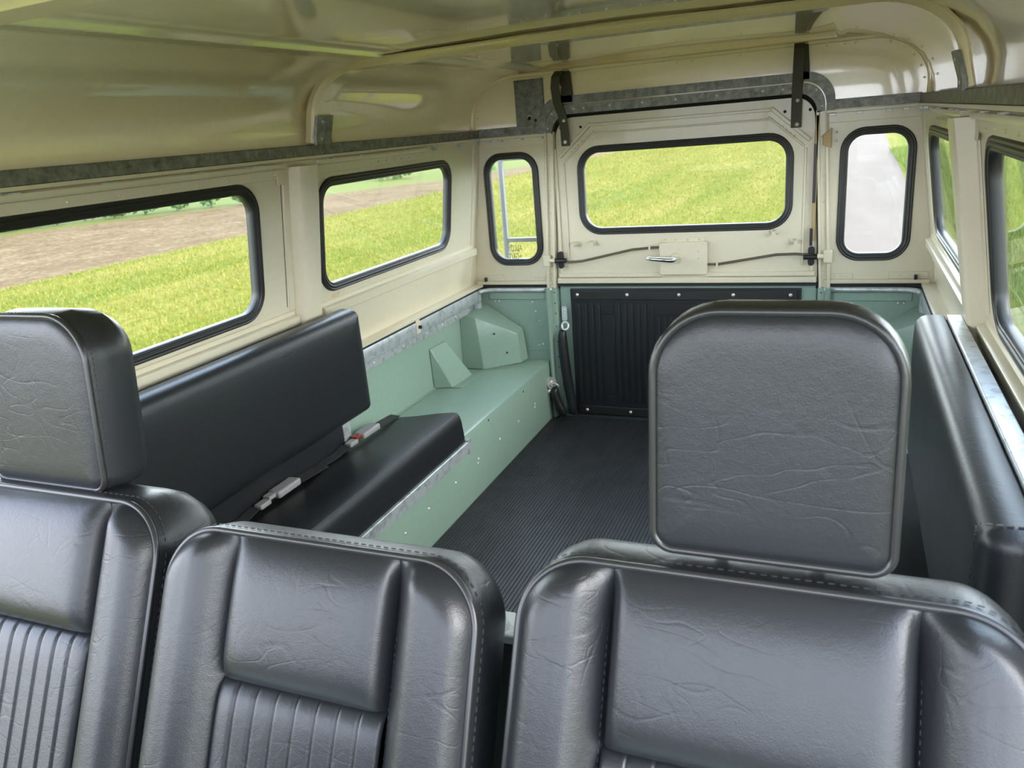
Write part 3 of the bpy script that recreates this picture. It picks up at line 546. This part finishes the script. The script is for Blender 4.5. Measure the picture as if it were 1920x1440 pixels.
# rear roof end panel
def endp(n=12):
    P = [(-.738, 1.05)]
    for k in range(n + 1): a = math.radians(180 - 90 * k / n); P.append((-.738 + .16 + .16 * math.cos(a), 1.255 - .135 + .135 * math.sin(a)))
    return P + [(-x, z) for x, z in reversed(P)]
e = endp(); inner = arch(.436, 1.113, .062, 1.0502)
poly = [(-.74, 1.05)] + [(-x, z) for x, z in RP] + [(.74, 1.05)] + [(x, z) for x, z in reversed(inner)]
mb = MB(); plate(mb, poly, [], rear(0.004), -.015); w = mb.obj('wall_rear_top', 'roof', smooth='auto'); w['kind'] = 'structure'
mb = MB(); mb.tube([(x * .994, -.006, z * .999 - .001) for x, z in e], .0065, 8); mb.obj('roof_seam', 'roof', w, smooth=True)
screws(w, [(x * .975, .003, z - .012) for x, z in e[2:12:2]] + [(-x * .975, .003, z - .012) for x, z in e[2:12:2]] + [(x, .003, 1.240) for x in (-.34, -.12, .0, .05, .2, .45, .50, .53)], (0, -1, 0), .0035, 'roof', 'rivet')
o = thing('access_plate', 'small galvanised plate on the roof end panel left of the left strap', 'plate')
mb = MB(); mb.box((-.566, -.001, 1.085), (-.458, .004, 1.238)); mb.obj('plate_sheet', 'dgalv', o, bevel=.0015)
mb = MB(); mb.cyl((-.513, .002, 1.112), (-.513, -.008, 1.112), .012, 14, .008); mb.obj('cable_gland', 'cream', o, smooth='auto')
mb = MB(); mb.cyl((-.513, -.004, 1.112), (-.511, -.016, 1.108), .006, 10); mb.cyl((-.493, .002, 1.102), (-.493, -.002, 1.102), .0055, 10); mb.obj('cable_end', 'dark', o)
# hoops
def hoop(y, hw, label):
    o = thing('roof_hoop', label, 'roof bow'); r = .15; zt = 1.246
    P = [(-hw, 1.084), (-hw + .008, 1.12)]
    for k in range(1, 12): a = math.radians(180 - 90 * k / 11); P.append((-hw + .012 + r + r * math.cos(a), zt - .115 + .115 * math.sin(a)))
    P += [(-.25, zt + .003)]; P = P + [(0, zt + .004)] + [(-x, z) for x, z in reversed(P)]
    def off(d):
        Q = []
        for i, (x, z) in enumerate(P):
            a = P[max(i - 1, 0)]; b_ = P[min(i + 1, len(P) - 1)]; tx, tz = b_[0] - a[0], b_[1] - a[1]; l = math.hypot(tx, tz); Q.append((x - tz / l * d, z + tx / l * d))
        return Q
    mb = MB(); mb.loops([[(x, y + yy, z) for x, z in off(d)] for yy, d in ((-.050, .017), (-.034, .015), (-.031, .003), (-.028, 0), (.028, 0), (.031, .003), (.034, .015), (.050, .017))], False)
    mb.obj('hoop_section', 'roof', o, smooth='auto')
    for c in (-1, 1):
        mb = MB(); pts = [(c * (hw - .002), 1.080), (c * (hw - .003), 1.10), (c * (hw - .010), 1.123), (c * (hw - .018), 1.150)]
        mb.loops([[(x - c * d, y + yy, z) for x, z in pts] for yy, d in ((-.036, -.006), (-.033, .002), (.033, .002), (.036, -.006))], False); b = mb.obj('end_bracket', 'dgalv', o, smooth='auto'); b['label'] = 'dark galvanised foot bracket'
        screws(o, [(c * (hw - .016), y - .012, 1.135), (c * (hw - .0055), y - .012, 1.095)], (-c, 0, 0), .004, 'screw', 'screw')
    return o
hoop(-.97, .710, 'cream roof hoop crossing between the short and long side windows')
hoop(-2.02, .710, 'cream roof hoop nearest the camera, over the front seats')
# straps
for sg, x0 in ((-1, -.385), (1, .370)):
    o = thing('support_strap', f'dark webbing strap screwed to the {"left" if sg < 0 else "right"} top corner of the upper tailgate', 'strap')
    w2 = .0155
    if sg < 0: path = [(x0 + .004, -.022, 1.008), (x0 + .003, -.023, 1.06), (x0 - .002, -.026, 1.11), (x0 - .014, -.034, 1.15), (x0 - .016, -.044, 1.20), (x0 - .010, -.046, 1.235), (x0 - .001, -.034, 1.252), (x0 + .006, -.018, 1.238), (x0 + .008, -.010, 1.205)]
    else: path = [(x0, -.022, 1.012), (x0, -.024, 1.06), (x0 + .001, -.026, 1.13), (x0 + .003, -.030, 1.20), (x0 + .004, -.026, 1.240), (x0 + .004, -.010, 1.257)]
    mb = MB(); L_ = []
    for i, p in enumerate(path): L_.append([(p[0] - w2, p[1], p[2]), (p[0] + w2, p[1], p[2]), (p[0] + w2, p[1] + .003, p[2]), (p[0] - w2, p[1] + .003, p[2])])
    mb.loops(L_, True, True, True); mb.obj('webbing', 'strap', o, smooth='auto', bevel=.0008)
    screws(o, [(x0 + .003, -.023, 1.092), (x0 + .003, -.022, 1.022)], (0, -1, 0), .0068)
    mb = MB(); mb.hexa([(x0 - .022 + .012, -.012, 1.15), (x0 + .036, -.012, 1.15), (x0 + .036, .002, 1.15), (x0 - .01, .002, 1.15), (x0 + .004, -.012, 1.256), (x0 + .028, -.012, 1.256), (x0 + .028, .002, 1.256), (x0 + .004, .002, 1.256)]); mb.obj('anchor_bracket', 'strap', o, bevel=.001)
# small patch of tape residue under the short left window
mb = MB(); mb.add([side(-1)(y, z, .0008) for y, z in ((-.955, .690), (-.915, .692), (-.913, .682), (-.935, .677), (-.957, .680))], [(0, 1, 2, 3, 4)]); tag(mb.obj('tape_residue', 'tape'), 'tan patch of tape residue under the short left window', 'residue')
# ------------------------------------------------------------------ cushions and seats
def loft(mb, outline, layers, fn, cap='end'):
    """outline(inset) -> list of (u, v); layers (w, inset)"""
    mb.loops([[fn(u, v, w) for u, v in outline(i)] for w, i in layers], True, cap in ('both',), True)
def piping(parent, pts, r=.0042, closed=True, name='piping'):
    mb = MB(); mb.tube(pts, r, 8, closed=closed); return mb.obj(name, 'piping', parent, smooth=True)
def stitches(parent, pts, nrm, L=.0052, r=.0007, gap=.0085, name='stitching'):
    mb = MB(); P = [Vector(p) for p in pts]; acc = 0.0
    for a, b_ in zip(P, P[1:]):
        d = (b_ - a).length; t = (b_ - a).normalized() if d > 0 else None
        if t is None: continue
        while acc < d:
            q = a + t * acc; mb.tube([q, q + t * L * .5 + Vector(nrm) * .0008, q + t * L], r, 4); acc += gap
        acc -= d
    o = mb.obj(name, 'stitch', parent); return o
def seat(xc, hw, sw, y0, z0, label, head=None, tilt=math.radians(26), th=.128, tb=.015, pleat=.167, cr_=.068):
    root = empty('front_seat', (xc, y0, z0)); tag(root, label, 'seat', None)
    sV, cV = math.sin(tilt), math.cos(tilt)
    F = lambda u, v, w: Vector((u, -sV * (-v) - cV * w, cV * v + sV * w))    # v <= 0 below the top edge
    VB = -.66
    def hwv(v):   # outline half width at height v
        base = hw + .003 * max(0.0, -v - cr_) / .5
        t = v + cr_
        return base if t <= 0 else base - cr_ + math.sqrt(max(cr_ * cr_ - t * t, 0))
    sm = lambda d, k: 1 - math.exp(-max(d, 0) / k)
    def crown(u, v): return -.006 * (u / hw) ** 2
    # bolsters
    nv = 44
    vs_ = [VB + (0 - VB) * (1 - (1 - i / nv) ** 1.0) for i in range(nv + 1)]
    vs_ = sorted(set(round(q_, 5) for q_ in [VB + (-cr_ - VB) * i / 30 for i in range(31)] + [-cr_ + cr_ * math.sin(math.pi / 2 * i / 14) for i in range(1, 15)]))
    for c in (-1, 1):
        mb = MB(); rows = []
        for v in vs_:
            ho = hwv(v); si = min(sw, ho - .001) if ho > sw else ho - .001; row = []
            for k in range(15):
                t = k / 14.0; t = .5 - .5 * math.cos(math.pi * t); u = si + (ho - si) * t
                do = min(ho - u, -v)
                if v > -cr_: do = min(do, cr_ - math.hypot(max(u - (hw - cr_), 0), v + cr_)) if u > hw - cr_ else -v
                ds = u - sw
                q1 = min(max(do, 0) / .030, 1); q2 = min(max(ds, 0) / .036, 1); q1 = 1 - (1 - q1) ** 2.4; q2 = q2 * q2 * (3 - 2 * q2); h = .027 * q1 * (.04 + .96 * q2) - .012 * math.exp(-max(ds, 0) / .006) * sm(-v, .02)
                row.append(F(c * u, v, h))
            rows.append(row)
        mb.loops(rows, False); mb.obj('side_bolster', 'vinyl', root, smooth=True)
    # upper panel
    def panel(name, v0, v1, nvv, nu, hf, mat='vinyl'):
        mb = MB(); rows = []
        for i in range(nvv + 1):
            t = i / nvv; t = .5 - .5 * math.cos(math.pi * t); v = v0 + (v1 - v0) * t
            rows.append([F(-sw + 2 * sw * k / nu, v, hf(-sw + 2 * sw * k / nu, v)) for k in range(nu + 1)])
        mb.loops(rows, False); return mb.obj(name, mat, root, smooth=True)
    panel('upper_panel', -pleat, 0.0, 22, 40, lambda u, v: .020 * sm(-v, .018) * sm(v + pleat + .002, .010) * sm(sw - abs(u), .010) - .012 * (1 - sm(sw - abs(u), .004)) * sm(-v, .02) + .001)
    nf = max(4, int(round(2 * sw / .0262))); pw = 2 * sw / nf
    def hf(u, v):
        t = ((u + sw) / pw) % 1.0; fl = math.sqrt(max(0.0, 1 - abs(2 * t - 1) ** 9)) if 0 < t < 1 else 0
        return (-.012 + .012 * sm(-pleat - v, .012)) + .0042 * fl * sm(-pleat - v, .004) + .004 * sm(sw - abs(u), .01)
    panel('pleated_panel', VB, -pleat, 40, nf * 12, hf)
    # outline for boxing
    def outl(inset, drop=0.0):
        P = []
        for v in vs_: k_ = min(max((v + cr_) / cr_, 0), 1); P.append((-(hwv(v) - max(inset, -.004)), v - inset * k_))
        top = [(x, -inset) for x in np.linspace(-(hw - cr_) + inset, (hw - cr_) - inset, 12)[1:-1]]
        return P + top + [(-u, v) for u, v in reversed(P)]
    mb = MB(); mb.loops([[F(u, v, w) for u, v in outl(i)] for w, i in ((.0, 0.0), (-.004, -.003), (-.022, -.003 - .5 * tb), (-.042, -.003 - .9 * tb), (-.5 * th, -.003 - tb), (-.68 * th, -.001 - .9 * tb), (-.83 * th, .004 - .6 * tb), (-.93 * th, .014), (-th, .030))], False)
    mb.add([F(u, v, -th) for u, v in outl(.030)], [tuple(range(len(outl(.030))))]); mb.obj('boxing', 'vinyl', root, smooth=True)
    piping(root, [F(u, v, .001) for u, v in outl(0)], closed=False)
    stitches(root, [F(u, v, -.011) for u, v in outl(-.0045 - .20 * tb)], (0, 0, 0), gap=.0095)
    for c in (-1, 1): stitches(root, [F(c * (sw + .003), v, -.0065) for v in np.linspace(-.02, VB, 60)], (0, 0, 0), L=.004, r=.0007, gap=.008)
    if head:
        hx, hy, hz, hh, hwid, ht = head
        h = empty('headrest', (hx, hy, hz)); h.parent = root
        G = lambda u, v, w: Vector((u, math.sin(ht) * v - math.cos(ht) * w, math.cos(ht) * v + math.sin(ht) * w))
        oo = lambda ins: rr(-hwid, hwid, 0, hh, .05, ins, n=10, rads=(.018, .018, .058, .058))
        mb = MB(); loft(mb, oo, ((0, 0), (.0025, .002), (.0045, .005), (.0062, .010), (.0072, .017), (.0077, .026), (.0078, .036)), G); mb.obj('front_panel', 'vinyl', h, smooth=True)
        mb = MB(); mb.loops([[G(u, v, w) for u, v in oo(i)] for w, i in ((0, 0), (-.004, -.003), (-.03, -.007), (-.06, -.004), (-.078, .006), (-.088, .022), (-.092, .05), (-.093, .09))], True, False, True); mb.obj('boxing', 'vinyl', h, smooth=True)
        piping(h, [G(u, v, .001) for u, v in oo(-.001)]); stitches(h, [G(u, v, -.008) for u, v in oo(-.0040)], (0, 0, 0), r=.0005, L=.004, gap=.007)
        for c in (-1, 1):
            mb = MB(); mb.cyl((c * .045, -.0 + .045, -.03), (c * .045, .045, .01), .006, 10); mb.obj('steel_post', 'chrome', h, smooth=True)
    return root
seat(.461, .222, .131, -2.085, .678, 'right front seat in black vinyl with tall headrest, nearest the camera', head=(.006, .020, .014, .224, .102, math.radians(6)))
seat(-.463, .222, .131, -2.085, .672, 'left front seat in black vinyl with headrest, cut off by the left edge', head=(0.0, .020, .000, .229, .102, math.radians(6)))
seat(-.006, .202, .107, -2.10, .662, 'narrow middle front seat in black vinyl without headrest', pleat=.160, th=.100, tb=.005)
# bench seats
for sg, nm in ((-1, 'left'), (1, 'right')):
    b = thing('bench_seat', 'long side-facing black vinyl bench under the left windows, backrest up' if sg < 0 else 'side-facing bench along the right wall, black vinyl backrest lit by the window', 'bench')
    G = lambda y, z, w: Vector((sg * (.712 - w), y, z))
    y0, y1 = -1.915, -.985
    oo = lambda ins: rr(y0, y1, .375, .662, .02, ins, n=6, rads=(.022, .022, .022, .022))
    mb = MB(); loft(mb, oo, ((0, .003), (.004, 0), (.032, 0), (.042, .004), (.048, .010), (.052, .020), (.054, .035), (.055, .06), (.0555, .10), (.0555, .13)), G, 'both'); mb.obj('backrest', 'vinyl_smooth', b, smooth=True)
    stitches(b, [G(y0 + .035, z, .0535) for z in np.linspace(.38, .655, 30)] + [G(y0 + .02, .663, w) for w in np.linspace(.05, 0, 8)], (0, 0, 0), L=.006, r=.0012, gap=.0095)
    mb = MB(); mb.box((min(sg * .713, sg * .7385), y0 + .02, .50), (max(sg * .713, sg * .7385), y1 - .04, .668 if sg > 0 else .636)); mb.box((min(sg * .713, sg * .72), y1 - .085, .30), (max(sg * .713, sg * .72), y1 - .05, .50)); mb.obj('back_frame', 'galv', b, bevel=.002)
    mb = MB(); mb.box((min(sg * .711, sg * .7125), y0 + .02, .285), (max(sg * .711, sg * .7125), y1 - .09, .38)); mb.obj('gap_shade_sheet', 'vinyl_smooth', b)  # dark sheet added as the shade in the gap under the backrest
    # seat cushion: extruded profile with a rolled front edge
    prof = [(.457, .238), (.458, .262), (.462, .300), (.466, .316), (.474, .325), (.486, .326), (.54, .318), (.62, .302), (.69, .290), (.712, .285), (.718, .278), (.718, .238)]
    cy = .28
    rows = []
    for y, k in ((-1.86, .0), (-1.858, .6), (-1.850, 1), (-1.5, 1), (-1.2, 1), (-.875, 1), (-.862, .97), (-.857, .9)):
        rows.append([(sg * a, y - (.0 if k < 1 else 0) + (.02 * (a - .457) / .26 if y > -1.0 else 0), .282 + (z - .282) * (.86 + .14 * k)) for a, z in prof])
    mb = MB(); mb.loops(rows, True, True, True); mb.obj('seat_cushion', 'vinyl_smooth', b, smooth='auto')
    mb = MB(); L_ = [(.715, .236), (.452, .236), (.450, .234), (.450, .203), (.453, .203), (.453, .229), (.715, .2295)]
    mb.loops([[(sg * a, y, z) for a, z in L_] for y in (-1.865, -.838)], True, True, True); mb.box((min(sg * .4495, sg * .462), -.852, .198), (max(sg * .4495, sg * .462), -.832, .240)); mb.obj('seat_tray', 'galv', b, smooth='auto')
    for y in (-1.75, -1.25):
        mb = MB(); mb.box((min(sg * .715, sg * .74), y - .03, .226), (max(sg * .715, sg * .74), y + .03, .44)); mb.obj('hinge_bracket', 'galv', b, bevel=.002)
        mb = MB(); mb.box((min(sg * .51, sg * .70), y - .015, .2255), (max(sg * .51, sg * .70), y + .015, .2295)); mb.obj('support_foot', 'galv', b)
# seat belts lying in the gap of the left bench
def belt(y, label, s):
    o = thing('seat_belt', label, 'seat belt')
    mb = MB(); P = [(-.700, y + .10, .2925), (-.698, y + .06, .296), (-.694, y + .02, .301), (-.69, y - .02, .306)]
    mb.loops([[(p[0] - .012, p[1], p[2] + .002), (p[0] + .020, p[1], p[2] - .001), (p[0] + .020, p[1], p[2] + .001), (p[0] - .012, p[1], p[2] + .004)] for p in P], True, True, True); mb.obj('webbing', 'webbing', o)
    mb = MB(); mb.box((-.708, y - .105, .300), (-.672, y - .02, .318)); mb.obj('buckle', 'grey', o, bevel=.005)
    mb = MB(); mb.box((-.704, y - .128, .306), (-.682, y - .104, .316)); mb.obj('release_button', 'red' if s else 'grey', o, bevel=.002)
    mb = MB(); mb.box((-.700, y - .165, .300), (-.677, y - .128, .312)); mb.obj('tongue', 'grey', o, bevel=.003)
    mb = MB(); P = [(-.697, y - .165, .303), (-.693, y - .21, .298), (-.70, y - .27, .296), (-.692, y - .30, .294)]
    mb.loops([[(p[0] - .010, p[1], p[2] + .003), (p[0] + .014, p[1], p[2] - .001), (p[0] + .014, p[1], p[2] + .001), (p[0] - .010, p[1], p[2] + .005)] for p in P], True, True, True); mb.obj('webbing', 'webbing', o)
    return o
belt(-.93, 'grey seat belt buckle at the rear end of the left bench', True)
belt(-1.30, 'dark seat belt buckle halfway along the left bench gap', False)
# ------------------------------------------------------------------ windscreen end (behind the camera)
mb = MB(); plate(mb, [(-.80, .30), (.80, .30), (.74, 1.26), (-.74, 1.26)], [rr(-.72, -.02, .72, 1.17, .05), rr(.02, .72, .72, 1.17, .05)], lambda x, z, w: Vector((x, -3.2 + w, z)), .03)  # unseen; sill set high to keep windscreen glare off the headrests
mb.box((-.80, -3.2, -.02), (.80, -3.15, .30)); mb.obj('wall_front', 'cream', smooth='auto')['kind'] = 'structure'
mb = MB(); mb.box((-.78, -3.145, .20), (.78, -2.98, .70)); tag(mb.obj('dashboard', 'blackmetal', bevel=.02), 'unseen black dashboard added under the windscreen to darken headrest reflections', 'dashboard')  # unseen block added and raised so the headrests reflect something dark
